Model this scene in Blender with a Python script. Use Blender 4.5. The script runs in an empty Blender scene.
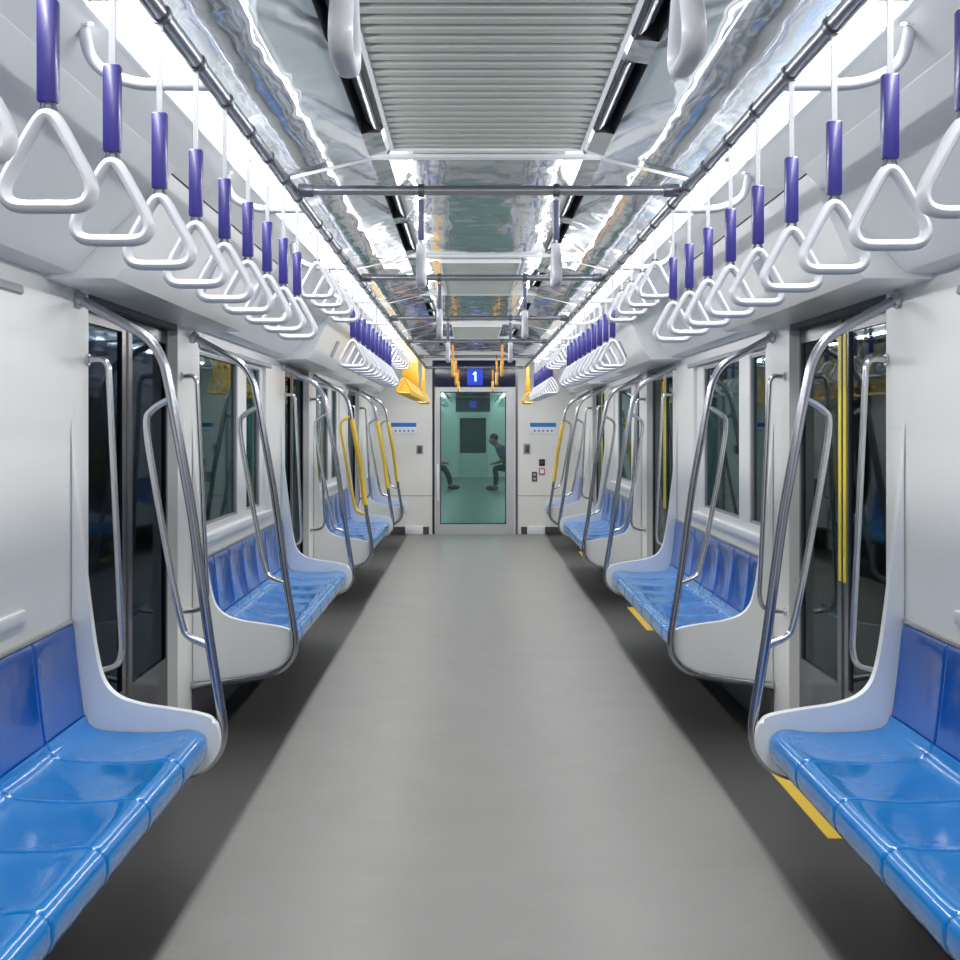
import bpy, bmesh, math, random
from mathutils import Vector, Matrix

random.seed(7)
SC = bpy.context.scene
COL = SC.collection
PI = math.pi

# ------------------------------------------------------------------ helpers
def lin(r, g, b):
    def f(c):
        c /= 255.0
        return c / 12.92 if c <= 0.04045 else ((c + 0.055) / 1.055) ** 2.4
    return (f(r), f(g), f(b), 1.0)

def newmat(name):
    m = bpy.data.materials.new(name)
    m.use_nodes = True
    nt = m.node_tree
    return m, nt, nt.nodes['Principled BSDF']

def noise(nt, scale, detail=3.0, rough=0.5, stretch=None):
    tc = nt.nodes.new('ShaderNodeTexCoord')
    mp = nt.nodes.new('ShaderNodeMapping')
    if stretch: mp.inputs['Scale'].default_value = stretch
    n = nt.nodes.new('ShaderNodeTexNoise')
    n.inputs['Scale'].default_value = scale
    n.inputs['Detail'].default_value = detail
    n.inputs['Roughness'].default_value = rough
    nt.links.new(tc.outputs['Object'], mp.inputs['Vector'])
    nt.links.new(mp.outputs['Vector'], n.inputs['Vector'])
    return n

def mat(name, rgb, rough=0.4, metal=0.0, coat=0.0, var=0.04, vscale=6.0, bump=0.0, bscale=3.0, spec=0.5, stretch=None):
    """principled surface with a slight procedural colour variation and an optional waviness"""
    m, nt, p = newmat(name)
    c = lin(*rgb)
    n = noise(nt, vscale, stretch=stretch)
    mx = nt.nodes.new('ShaderNodeMix'); mx.data_type = 'RGBA'
    lo = tuple(x * (1 - var) for x in c[:3]) + (1,)
    hi = tuple(min(1, x * (1 + var)) for x in c[:3]) + (1,)
    mx.inputs[6].default_value = lo; mx.inputs[7].default_value = hi
    nt.links.new(n.outputs['Fac'], mx.inputs[0])
    nt.links.new(mx.outputs[2], p.inputs['Base Color'])
    p.inputs['Roughness'].default_value = rough
    p.inputs['Metallic'].default_value = metal
    p.inputs['Specular IOR Level'].default_value = spec
    p.inputs['Coat Weight'].default_value = coat
    p.inputs['Coat Roughness'].default_value = 0.06
    if bump:
        b = nt.nodes.new('ShaderNodeBump')
        b.inputs['Strength'].default_value = 1.0
        b.inputs['Distance'].default_value = bump
        n2 = noise(nt, bscale, 1.0)
        nt.links.new(n2.outputs['Fac'], b.inputs['Height'])
        nt.links.new(b.outputs['Normal'], p.inputs['Normal'])
    return m

def emit(name, rgb, strength):
    m, nt, p = newmat(name)
    p.inputs['Base Color'].default_value = lin(*rgb)
    p.inputs['Emission Color'].default_value = lin(*rgb)
    p.inputs['Emission Strength'].default_value = strength
    return m

def glass(name, tint, gloss=0.12, rough=0.01, diff=0.0, diffc=(90, 110, 110), gc=(235, 246, 245)):
    m = bpy.data.materials.new(name); m.use_nodes = True
    nt = m.node_tree; nt.nodes.clear()
    out = nt.nodes.new('ShaderNodeOutputMaterial')
    tr = nt.nodes.new('ShaderNodeBsdfTransparent'); tr.inputs['Color'].default_value = lin(*tint)
    gl = nt.nodes.new('ShaderNodeBsdfGlossy'); gl.inputs['Roughness'].default_value = rough
    gl.inputs['Color'].default_value = lin(*gc)
    fr = nt.nodes.new('ShaderNodeFresnel'); fr.inputs['IOR'].default_value = 1.36
    ad = nt.nodes.new('ShaderNodeMath'); ad.operation = 'ADD'; ad.inputs[1].default_value = gloss
    ad.use_clamp = True
    nt.links.new(fr.outputs['Fac'], ad.inputs[0])
    mx = nt.nodes.new('ShaderNodeMixShader')
    nt.links.new(ad.outputs[0], mx.inputs[0])
    base = tr
    if diff:
        df = nt.nodes.new('ShaderNodeBsdfDiffuse'); df.inputs['Color'].default_value = lin(*diffc)
        m2 = nt.nodes.new('ShaderNodeMixShader'); m2.inputs[0].default_value = diff
        nt.links.new(tr.outputs[0], m2.inputs[1]); nt.links.new(df.outputs[0], m2.inputs[2])
        base = m2
    nt.links.new(base.outputs[0], mx.inputs[1]); nt.links.new(gl.outputs[0], mx.inputs[2])
    nt.links.new(mx.outputs[0], out.inputs[0])
    return m

# ------------------------------------------------------------------ mesh building
def box(bm, x0, x1, y0, y1, z0, z1, bev=0.0, seg=2):
    if x0 > x1: x0, x1 = x1, x0
    vs = [bm.verts.new((x, y, z)) for x in (x0, x1) for y in (y0, y1) for z in (z0, z1)]
    fs = []
    for q in ((0, 1, 3, 2), (4, 6, 7, 5), (0, 4, 5, 1), (2, 3, 7, 6), (0, 2, 6, 4), (1, 5, 7, 3)):
        fs.append(bm.faces.new([vs[i] for i in q]))
    if bev:
        es = list({e for f in fs for e in f.edges})
        bmesh.ops.bevel(bm, geom=es, offset=bev, segments=seg, affect='EDGES', profile=0.5)

def prism(bm, poly, y0, y1, sx=1, bev=0.0):
    a = [bm.verts.new((sx * x, y0, z)) for x, z in poly]
    b = [bm.verts.new((sx * x, y1, z)) for x, z in poly]
    n = len(poly)
    f1 = bm.faces.new(a); f2 = bm.faces.new(b[::-1])
    for i in range(n):
        bm.faces.new((a[i], b[i], b[(i + 1) % n], a[(i + 1) % n]))
    if bev:
        es = list(f1.edges) + list(f2.edges)
        bmesh.ops.bevel(bm, geom=es, offset=bev, segments=2, affect='EDGES', profile=0.5)

def fillet(pts, r, n=6):
    """round the corners of a polyline"""
    pts = [Vector(p) for p in pts]
    out = [pts[0]]
    for i in range(1, len(pts) - 1):
        a, b, c = pts[i - 1], pts[i], pts[i + 1]
        u = (a - b); v = (c - b)
        d = min(r, u.length * 0.48, v.length * 0.48)
        p, q = b + u.normalized() * d, b + v.normalized() * d
        for k in range(n + 1):
            t = k / n
            out.append((1 - t) ** 2 * p + 2 * t * (1 - t) * b + t * t * q)
    out.append(pts[-1])
    return out

def spline(pts, n=6):
    """Catmull-Rom through the points"""
    P = [Vector(p) for p in pts]
    P = [2 * P[0] - P[1]] + P + [2 * P[-1] - P[-2]]
    out = []
    for i in range(1, len(P) - 2):
        for k in range(n):
            t = k / n
            out.append(0.5 * ((2 * P[i]) + (P[i + 1] - P[i - 1]) * t + (2 * P[i - 1] - 5 * P[i] + 4 * P[i + 1] - P[i + 2]) * t * t
                              + (3 * P[i] - P[i - 1] - 3 * P[i + 1] + P[i + 2]) * t ** 3))
    out.append(P[-2])
    return out

def tube(bm, pts, r, n=10, closed=False, ref=None, ry=None):
    """sweep a circle (or an ellipse: r across, ry along ref) along a path"""
    pts = [Vector(p) for p in pts]
    N = len(pts)
    rings = []
    prev = None
    for i, p in enumerate(pts):
        if closed:
            t = pts[(i + 1) % N] - pts[i - 1]
        else:
            t = pts[min(i + 1, N - 1)] - pts[max(i - 1, 0)]
        t.normalize()
        if ref is not None:
            v = Vector(ref); v = (v - v.dot(t) * t).normalized()
        elif prev is None:
            v = t.orthogonal().normalized()
        else:
            v = (prev - prev.dot(t) * t).normalized()
        prev = v
        u = t.cross(v)
        rr = r[i] if isinstance(r, (list, tuple)) else r
        r2 = ry if ry else rr
        rings.append([bm.verts.new(p + u * rr * math.cos(2 * PI * k / n) + v * r2 * math.sin(2 * PI * k / n)) for k in range(n)])
    M = N if closed else N - 1
    for i in range(M):
        a, b = rings[i], rings[(i + 1) % N]
        for k in range(n):
            bm.faces.new((a[k], a[(k + 1) % n], b[(k + 1) % n], b[k]))
    if not closed:
        bm.faces.new(rings[0][::-1]); bm.faces.new(rings[-1])

def ball(bm, c, rx, ry, rz, u=14, v=10):
    m = Matrix.Translation(c) @ Matrix.Diagonal((rx, ry, rz, 1))
    bmesh.ops.create_uvsphere(bm, u_segments=u, v_segments=v, radius=1.0, matrix=m)

def obj(name, bm, m, parent=None, smooth=True, angle=38):
    bmesh.ops.recalc_face_normals(bm, faces=bm.faces[:])
    me = bpy.data.meshes.new(name)
    bm.to_mesh(me); bm.free()
    me.materials.append(m)
    if smooth:
        me.shade_smooth()
        me.set_sharp_from_angle(angle=math.radians(angle))
    o = bpy.data.objects.new(name, me)
    COL.objects.link(o)
    if parent: o.parent = parent
    return o

def tag(o, label, cat, group=None, kind=None):
    o['label'] = label; o['category'] = cat
    if group: o['group'] = group
    if kind: o['kind'] = kind
    return o

def thing(name, label, cat, loc=(0, 0, 0), group=None, kind=None):
    o = bpy.data.objects.new(name, None); COL.objects.link(o)
    o.location = loc; o.empty_display_size = 0.1
    return tag(o, label, cat, group, kind)

def struct(name, bm, m, label, cat, smooth=True):
    return tag(obj(name, bm, m, None, smooth), label, cat, None, 'structure')

def dup(root, loc, label, group=None):
    r = root.copy(); COL.objects.link(r); r.location = loc; r['label'] = label
    if group: r['group'] = group
    for ch in list(root.children):
        c = ch.copy(); COL.objects.link(c); c.parent = r
        for g in list(ch.children):
            d = g.copy(); COL.objects.link(d); d.parent = c
    return r

def B(): return bmesh.new()

ORD = ['first', 'second', 'third', 'fourth', 'fifth', 'sixth', 'seventh', 'eighth', 'ninth', 'tenth', 'eleventh', 'twelfth', 'thirteenth', 'fourteenth']
SIDE = {-1: 'left', 1: 'right'}

# ------------------------------------------------------------------ materials
M = {}
M['wall'] = mat('white_wall_panel', (222, 223, 221), 0.32, var=0.02, vscale=1.2)
M['cove'] = mat('white_cove_panel', (230, 232, 232), 0.3, var=0.02, vscale=1.2)
M['endwall'] = mat('white_end_wall', (226, 226, 222), 0.4, var=0.02)
M['panel'] = mat('white_bench_end', (224, 227, 228), 0.28, var=0.02)
M['header'] = mat('white_header_box', (232, 233, 231), 0.3, var=0.02)
M['seat'] = mat('blue_seat_plastic', (6, 110, 180), 0.14, coat=0.35, var=0.05, vscale=2, bump=0.004, bscale=9)
M['back'] = mat('blue_backrest_plastic', (2, 76, 158), 0.16, coat=0.3, var=0.05, vscale=2, bump=0.004, bscale=9)
M['steel'] = mat('brushed_steel', (168, 170, 178), 0.24, 1.0, var=0.05)
M['dsteel'] = mat('dark_steel', (120, 123, 130), 0.3, 1.0, var=0.05)
M['chrome'] = mat('pale_steel', (205, 207, 210), 0.2, 0.9, var=0.03)
M['handle'] = mat('white_handle_plastic', (208, 210, 217), 0.28, var=0.02)
M['purple'] = mat('purple_grip', (47, 44, 122), 0.3, var=0.06, coat=0.15)
M['slate'] = mat('slate_grip', (82, 84, 112), 0.35, var=0.06)
M['yellow'] = mat('yellow_strap_plastic', (240, 176, 34), 0.3, var=0.05)
M['orange'] = mat('orange_strap_plastic', (226, 148, 40), 0.3, var=0.05)
M['yhandle'] = mat('yellow_handle_plastic', (242, 190, 70), 0.3, var=0.05)
M['ypole'] = mat('yellow_pole_sleeve', (226, 190, 66), 0.35, var=0.05)
M['web'] = mat('grey_strap_webbing', (176, 178, 184), 0.5, var=0.04)
M['black'] = mat('black_rubber', (26, 27, 30), 0.5, var=0.08)
M['slot'] = mat('dark_air_slot', (46, 50, 54), 0.5, var=0.1)
M['blade'] = mat('grey_air_blade', (112, 120, 124), 0.4, var=0.05)
M['navy'] = mat('navy_header_panel', (22, 26, 58), 0.25, var=0.06)
M['rib'] = mat('grey_ribbed_vent', (222, 227, 221), 0.4, var=0.04, vscale=3)
M['gray_sign'] = mat('grey_sign_plate', (150, 152, 168), 0.4, var=0.04)
M['doorL'] = mat('dark_door_leaf', (30, 33, 40), 0.22, 0.3, var=0.06)
M['doorR'] = mat('grey_door_leaf', (92, 97, 102), 0.25, 0.5, var=0.06)
M['ystrip'] = mat('yellow_tape', (222, 202, 40), 0.4, var=0.05)
M['sill'] = mat('yellow_sill', (214, 180, 60), 0.5, var=0.06)
M['gasket'] = mat('grey_gasket', (150, 153, 156), 0.4, var=0.04)
M['kick'] = mat('grey_kick_panel', (70, 70, 72), 0.5, var=0.06)
M['doorframe'] = mat('silver_door_frame', (205, 207, 210), 0.35, 0.5, var=0.03)
M['plate'] = mat('white_label_plate', (232, 236, 240), 0.4, var=0.02)
M['blueband'] = mat('blue_label_band', (44, 116, 190), 0.4, var=0.12, vscale=12)
M['red'] = mat('red_label', (186, 66, 60), 0.4, var=0.05)
M['glass'] = glass('dark_window_glass', (190, 214, 214), 0.02, 0.03, gc=(176, 204, 206))
M['doorglassL'] = glass('dark_left_door_glass', (150, 166, 176), 0.0, 0.05, gc=(140, 156, 170))
M['doorglass'] = glass('dark_door_glass', (170, 186, 190), 0.02, 0.03, gc=(190, 204, 204))
M['teal'] = glass('teal_end_glass', (200, 228, 222), 0.0, diff=0.06, diffc=(120, 165, 160))
M['lens'] = emit('light_lens', (250, 251, 252), 3.6)
M['lens2'] = emit('dim_light_lens', (240, 250, 250), 14.0)
M['disp'] = emit('blue_display', (30, 60, 180), 0.7)
M['dispt'] = emit('white_display_digit', (190, 215, 255), 2.0)

def ceiling_mat():
    m, nt, p = newmat('glossy_ceiling_panel')
    p.inputs['Base Color'].default_value = lin(190, 199, 206)
    p.inputs['Metallic'].default_value = 0.6
    p.inputs['Roughness'].default_value = 0.08
    p.inputs['Specular IOR Level'].default_value = 1.0
    p.inputs['Coat Weight'].default_value = 0.6
    b = nt.nodes.new('ShaderNodeBump'); b.inputs['Strength'].default_value = 1.0
    b.inputs['Distance'].default_value = 0.022
    n = noise(nt, 2.8, 1.8, stretch=(1.6, 0.8, 1))
    nt.links.new(n.outputs['Fac'], b.inputs['Height']); nt.links.new(b.outputs['Normal'], p.inputs['Normal'])
    return m
M['ceil'] = ceiling_mat()

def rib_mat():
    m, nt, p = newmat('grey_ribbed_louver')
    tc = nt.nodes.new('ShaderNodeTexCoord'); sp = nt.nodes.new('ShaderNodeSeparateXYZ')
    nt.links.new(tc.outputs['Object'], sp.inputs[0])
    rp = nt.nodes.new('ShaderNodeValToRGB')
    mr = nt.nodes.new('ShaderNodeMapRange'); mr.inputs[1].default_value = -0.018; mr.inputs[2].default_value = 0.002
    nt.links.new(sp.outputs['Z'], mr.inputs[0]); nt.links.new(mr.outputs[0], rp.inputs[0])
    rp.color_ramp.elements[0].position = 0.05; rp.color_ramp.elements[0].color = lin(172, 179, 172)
    rp.color_ramp.elements[1].position = 0.9; rp.color_ramp.elements[1].color = lin(92, 99, 95)  # groove shade painted in: the ramp darkens up inside the grooves
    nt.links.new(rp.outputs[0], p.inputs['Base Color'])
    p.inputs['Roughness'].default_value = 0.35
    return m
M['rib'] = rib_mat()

def floor_mat():
    m, nt, p = newmat('grey_vinyl_floor')
    tc = nt.nodes.new('ShaderNodeTexCoord'); sp = nt.nodes.new('ShaderNodeSeparateXYZ')
    nt.links.new(tc.outputs['Object'], sp.inputs[0])
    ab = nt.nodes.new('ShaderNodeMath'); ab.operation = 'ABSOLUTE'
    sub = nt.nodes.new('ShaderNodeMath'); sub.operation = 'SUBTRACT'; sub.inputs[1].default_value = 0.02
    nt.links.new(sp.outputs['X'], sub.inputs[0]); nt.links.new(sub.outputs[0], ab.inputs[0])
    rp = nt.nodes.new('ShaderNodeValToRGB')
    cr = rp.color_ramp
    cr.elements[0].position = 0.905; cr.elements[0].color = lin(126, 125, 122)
    cr.elements[1].position = 0.935; cr.elements[1].color = lin(62, 61, 60)  # darker edge flooring, with the shade under the benches put into its colour
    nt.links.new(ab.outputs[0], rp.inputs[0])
    n1 = noise(nt, 3.0, 5.0, 0.6); n2 = noise(nt, 160.0, 2.0, 0.6)
    n3 = noise(nt, 9.0, 4.0, 0.65, (0.4, 3.0, 1))
    def mul(a, fac, lo, hi):
        mr = nt.nodes.new('ShaderNodeMapRange')
        mr.inputs[1].default_value = 0.3; mr.inputs[2].default_value = 0.7
        mr.inputs[3].default_value = lo; mr.inputs[4].default_value = hi
        nt.links.new(fac, mr.inputs[0])
        mx = nt.nodes.new('ShaderNodeMix'); mx.data_type = 'RGBA'; mx.blend_type = 'MULTIPLY'
        mx.inputs[0].default_value = 1.0
        nt.links.new(a, mx.inputs[6]); nt.links.new(mr.outputs[0], mx.inputs[7])
        return mx.outputs[2]
    c = mul(rp.outputs[0], n1.outputs['Fac'], 0.93, 1.05)
    c = mul(c, n2.outputs['Fac'], 0.9, 1.08)
    c = mul(c, n3.outputs['Fac'], 0.97, 1.02)
    nt.links.new(c, p.inputs['Base Color'])
    p.inputs['Roughness'].default_value = 0.42
    p.inputs['Specular IOR Level'].default_value = 0.4
    return m
M['floor'] = floor_mat()

def tunnel_mat():
    m, nt, p = newmat('dark_tunnel_wall')
    n = noise(nt, 1.3, 4.0, 0.6, (1, 1.6, 0.25))
    rp = nt.nodes.new('ShaderNodeValToRGB')
    rp.color_ramp.elements[0].position = 0.36; rp.color_ramp.elements[0].color = lin(30, 36, 40)
    rp.color_ramp.elements[1].position = 0.68; rp.color_ramp.elements[1].color = lin(140, 168, 166)
    nt.links.new(n.outputs['Fac'], rp.inputs[0]); nt.links.new(rp.outputs[0], p.inputs['Base Color'])
    p.inputs['Roughness'].default_value = 0.6
    return m
M['tunnel'] = tunnel_mat()

# ------------------------------------------------------------------ layout numbers
PITCH = 4.65
XW = 1.35                # inner face of the side walls
DOOR0, DOOR1 = 4.40, 5.74
BENCH0, BENCH1 = 6.03, 8.89   # second bench; the others step by PITCH
YB, YE = -2.6, 17.5      # rear end, front end wall of this car
YN0, YN1 = 18.3, 37.8    # the next car
CAMX, CAMZ = -0.055, 1.43

# ------------------------------------------------------------------ shell
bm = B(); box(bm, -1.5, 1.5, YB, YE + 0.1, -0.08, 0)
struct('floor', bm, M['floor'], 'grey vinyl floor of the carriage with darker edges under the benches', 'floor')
bm = B(); box(bm, -1.5, 1.5, YE + 0.1, YN1 + 0.2, -0.08, 0)
struct('floor', bm, M['floor'], 'floor of the next carriage seen through the glass end door', 'floor')

def side_wall(sx, openings, y0, y1):
    """wall of thickness 7 cm with rectangular openings (ya, yb, za, zb)"""
    ys = sorted({y0, y1} | {o[0] for o in openings} | {o[1] for o in openings})
    zs = sorted({0.0, 1.93} | {o[2] for o in openings} | {o[3] for o in openings})
    ys = [y for y in ys if y0 <= y <= y1]
    bm = B()
    G = {}
    def v(x, y, z):
        k = (round(x, 4), round(y, 4), round(z, 4))
        if k not in G: G[k] = bm.verts.new(k)
        return G[k]
    def solid(i, j):
        if i < 0 or j < 0 or i >= len(ys) - 1 or j >= len(zs) - 1: return False
        yc, zc = (ys[i] + ys[i + 1]) / 2, (zs[j] + zs[j + 1]) / 2
        return not any(o[0] < yc < o[1] and o[2] < zc < o[3] for o in openings)
    xi, xo = sx * XW, sx * (XW + 0.07)
    for i in range(len(ys) - 1):
        for j in range(len(zs) - 1):
            if not solid(i, j): continue
            a, b, c, d = ys[i], ys[i + 1], zs[j], zs[j + 1]
            for x in (xi, xo):
                bm.faces.new((v(x, a, c), v(x, b, c), v(x, b, d), v(x, a, d)))
            if not solid(i - 1, j): bm.faces.new((v(xi, a, c), v(xo, a, c), v(xo, a, d), v(xi, a, d)))
            if not solid(i + 1, j): bm.faces.new((v(xi, b, c), v(xo, b, c), v(xo, b, d), v(xi, b, d)))
            if not solid(i, j - 1): bm.faces.new((v(xi, a, c), v(xi, b, c), v(xo, b, c), v(xo, a, c)))
            if not solid(i, j + 1): bm.faces.new((v(xi, a, d), v(xi, b, d), v(xo, b, d), v(xo, a, d)))
    return bm

WIN = (6.20, 8.21, 0.90, 1.83)
for sx in (-1, 1):
    ops = []
    for k in (-1, 0, 1, 2):
        ops.append((DOOR0 + k * PITCH, DOOR1 + k * PITCH, -0.01 + 0.01, 1.92))
    for k in (-1, 0, 1):
        ops.append((WIN[0] + k * PITCH, WIN[1] + k * PITCH, WIN[2], WIN[3]))
    struct('wall_' + SIDE[sx], side_wall(sx, ops, YB, YE), M['wall'],
           'white side wall panels along the %s side of the carriage' % SIDE[sx], 'wall')
    # dark lower kick panel below the benches
    bm = B()
    for k in (-1, 0, 1, 2):
        a = BENCH0 + (k) * PITCH - (0 if k != 2 else 0)
        b = BENCH1 + k * PITCH
        if k == 2: b = YE - 0.02
        box(bm, sx * (XW - 0.012), sx * XW, a, b, 0.0, 0.24)
    struct('baseboard_' + SIDE[sx], bm, M['kick'], 'dark grey kick panel low on the %s wall beneath the benches' % SIDE[sx], 'baseboard')

# --- ceiling of this car
def ceil_strips(y0, y1, slots):
    bm = B()
    def strip(xa, za, xb, zb, a, b):
        for s in (-1, 1):
            bm.faces.new([bm.verts.new(p) for p in ((s * xa, a, za), (s * xb, a, zb), (s * xb, b, zb), (s * xa, b, za))])
    strip(0, 2.405, 0.352, 2.405, y0, y1)
    strip(0.415, 2.395, 0.70, 2.335, y0, y1)
    strip(0.70, 2.335, 0.772, 2.31, y0, y1)
    prev = y0
    for a, b in slots + [(y1, y1)]:
        if a > prev: strip(0.352, 2.405, 0.415, 2.395, prev, a)
        prev = b
    bmesh.ops.remove_doubles(bm, verts=bm.verts[:], dist=1e-5)
    return bm
SLOTS = [(1.35, 3.25), (3.45, 4.27), (5.40, 6.0), (6.15, 7.1), (8.1, 8.92), (10.05, 10.65), (10.8, 11.75), (12.75, 13.57), (14.7, 15.3)]
struct('ceiling', ceil_strips(YB, YE, SLOTS), M['ceil'], 'glossy pale ceiling panels mirroring straps and rails', 'ceiling')
# roof void behind the slots
bm = B(); box(bm, -1.5, 1.5, YB - 0.1, YE + 0.1, 2.52, 2.56)
struct('roof', bm, M['black'], 'dark roof void above the ceiling air slots', 'roof')

for i, y in enumerate((4.62, 7.3, 9.4, 12.0, 14.0)):
    bm = B()
    box(bm, -0.76, 0.76, y, y + 0.05, 2.393, 2.404)
    for s in (-1, 1):
        bm.faces.new([bm.verts.new(p) for p in ((s * .41, y, 2.392), (s * .77, y, 2.308), (s * .77, y + .05, 2.308), (s * .41, y + .05, 2.392))])
    struct('trim_%d' % (i + 1), bm, M['cove'], 'thin pale joint strip across the ceiling, %s from the camera' % ORD[i], 'ceiling joint')

for s in (-1, 1):
    for i, (a, b) in enumerate(SLOTS):
        t = thing('air_outlet', 'dark slot air outlet in the %s half of the ceiling, %s from the camera' % (SIDE[s], ORD[i]), 'air vent',
                  (s * 0.384, a, 2.40), 'ceiling air outlets')
        bm = B(); w = b - a
        box(bm, -0.033, -0.030, 0, w, 0.0, 0.08); box(bm, 0.030, 0.033, 0, w, 0.0, 0.08)
        box(bm, -0.033, 0.033, 0, w, 0.078, 0.082)
        box(bm, -0.033, 0.033, -0.002, 0.004, 0, 0.08); box(bm, -0.033, 0.033, w - 0.004, w + 0.002, 0, 0.08)
        obj('slot_trough', bm, M['slot'], t)
        bm = B()
        prism(bm, [(-s * 0.028, 0.0), (-s * 0.022, -0.003), (s * 0.012, 0.03), (s * 0.006, 0.033)], 0.02, w - 0.05)
        obj('blade', bm, M['blade'], t)

def louver(y0, y1, hw, label):
    t = thing('ventilation_panel', label, 'ceiling vent', (0, y0, 2.40), 'ribbed ventilation panels in the ceiling')
    bm = B(); w = y1 - y0; n = int(w / 0.074)
    prof = []
    for i in range(n):
        a = i * w / n; p = w / n
        prof += [(a, 0.002), (a + p * .12, -0.018), (a + p * .62, -0.018), (a + p * .74, 0.002)]
    prof.append((w, -0.004))
    A = [[bm.verts.new((x, y, z)) for y, z in prof] for x in (-hw, hw)]
    for i in range(len(prof) - 1):
        bm.faces.new((A[0][i], A[0][i + 1], A[1][i + 1], A[1][i]))
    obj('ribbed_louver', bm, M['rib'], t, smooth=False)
    bm = B()
    for x in (-hw, hw): box(bm, x - 0.006, x + 0.006, 0, w, -0.02, 0.003)
    box(bm, -hw, hw, -0.01, 0.004, -0.02, 0.003); box(bm, -hw, hw, w - 0.004, w + 0.01, -0.02, 0.003)
    obj('frame', bm, M['cove'], t)
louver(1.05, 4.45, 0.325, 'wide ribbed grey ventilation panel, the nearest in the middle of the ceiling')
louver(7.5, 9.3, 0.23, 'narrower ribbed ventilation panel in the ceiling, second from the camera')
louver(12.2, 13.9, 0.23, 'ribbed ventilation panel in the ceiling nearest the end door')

# --- coves and headers
for sx in (-1, 1):
    bm = B()
    prism(bm, [(0.836, 2.312), (0.838, 2.292), (0.872, 2.278), (0.964, 2.205), (1.0, 2.33), (0.87, 2.36)], YB, YE, sx)
    prism(bm, [(0.70, 2.345), (0.764, 2.300), (0.769, 2.300), (0.772, 2.36)], YB, YE, sx)
    struct('trim_cove_' + SIDE[sx], bm, M['cove'], 'white upper cove along the light strip on the %s side' % SIDE[sx], 'cove')
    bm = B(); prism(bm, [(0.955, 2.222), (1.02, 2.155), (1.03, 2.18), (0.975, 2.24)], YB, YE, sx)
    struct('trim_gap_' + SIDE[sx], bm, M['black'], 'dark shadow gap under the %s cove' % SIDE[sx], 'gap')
    zones = []
    for k in (-1, 0, 1, 2):
        zones.append(('door', 3.95 + k * PITCH, 6.14 + k * PITCH))
    prev = YB
    nb = 0
    for _, a, b in zones + [('end', YE, YE)]:
        if a - prev > 0.1:
            nb += 1
            bm = B()
            prism(bm, [(0.948, 2.216), (1.225, 1.945), (1.24, 1.925), (1.262, 1.903), (1.42, 1.893), (1.42, 2.3), (1.0, 2.3)], prev + 0.004, a - 0.004, sx, 0.003)
            struct('trim_overhead_%s_%d' % (SIDE[sx], nb), bm, M['cove'],
                   'sloped white overhead panel over a bench on the %s side, %s along the car' % (SIDE[sx], ORD[nb - 1]), 'overhead panel')
        prev = b
    for k in (0, 1, 2):
        a, b = 3.95 + k * PITCH, 6.14 + k * PITCH
        t = thing('door_header', 'projecting white header box over the %s door on the %s side' % (ORD[k], SIDE[sx]), 'door header', (0, 0, 0), 'white boxes over the doors')
        bm = B()
        poly = [(0.969, 2.197), (1.045, 2.05), (1.082, 1.965), (1.10, 1.925), (1.140, 1.884), (1.352, 1.884), (1.352, 2.28), (1.0, 2.28)]
        prism(bm, poly, a, b, sx, 0.006)
        obj('cover', bm, M['header'], t)
        bm = B()
        box(bm, sx * 1.352, sx * 1.42, a, b, 1.925, 2.28)
        obj('mounting_rail', bm, M['kick'], t)
        # small grey notice hung on the front of the box
        bm = B(); yc = 4.86 + k * PITCH
        prism(bm, [(1.028, 2.066), (1.041, 2.072), (1.093, 1.956), (1.080, 1.950)], yc, yc + 0.15, sx, 0.002)
        obj('notice_plate', bm, M['gray_sign'], t)
    bm = B()
    a, b = 3.95 - PITCH, 6.14 - PITCH
    prism(bm, [(0.969, 2.197), (1.045, 2.05), (1.082, 1.965), (1.10, 1.925), (1.140, 1.884), (1.42, 1.884), (1.42, 2.28), (1.0, 2.28)], a, b, sx)
    struct('trim_overhead_%s_rear' % SIDE[sx], bm, M['header'], 'header box over the door behind the viewer on the %s side' % SIDE[sx], 'overhead panel')

# --- light strips
seg = [(-2.15 + 1.6 * i, -0.62 + 1.6 * i) for i in range(12)]
for sx in (-1, 1):
    for i, (a, b) in enumerate(seg):
        t = thing('ceiling_light', 'bright white strip light in the %s cove, %s along the car' % (SIDE[sx], ORD[i]), 'light',
                  (sx * 0.803, a, 2.30), 'strip lights in the coves')
        bm = B(); box(bm, -0.028, 0.028, 0, b - a, -0.014, 0.012, 0.004)
        obj('lens', bm, M['lens'], t)
        bm = B(); box(bm, -0.031, 0.031, -0.012, -0.001, -0.003, 0.02); box(bm, -0.031, 0.031, b - a + 0.001, b - a + 0.012, -0.003, 0.02)
        box(bm, -0.031, 0.031, -0.012, b - a + 0.012, 0.013, 0.02)
        obj('housing', bm, M['cove'], t)
    bm = B(); box(bm, sx * 0.772, sx * 0.866, YB, YE, 2.325, 2.335)
    struct('trim_light_channel_' + SIDE[sx], bm, M['cove'], 'white channel above the strip lights on the %s side' % SIDE[sx], 'light channel')

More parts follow.
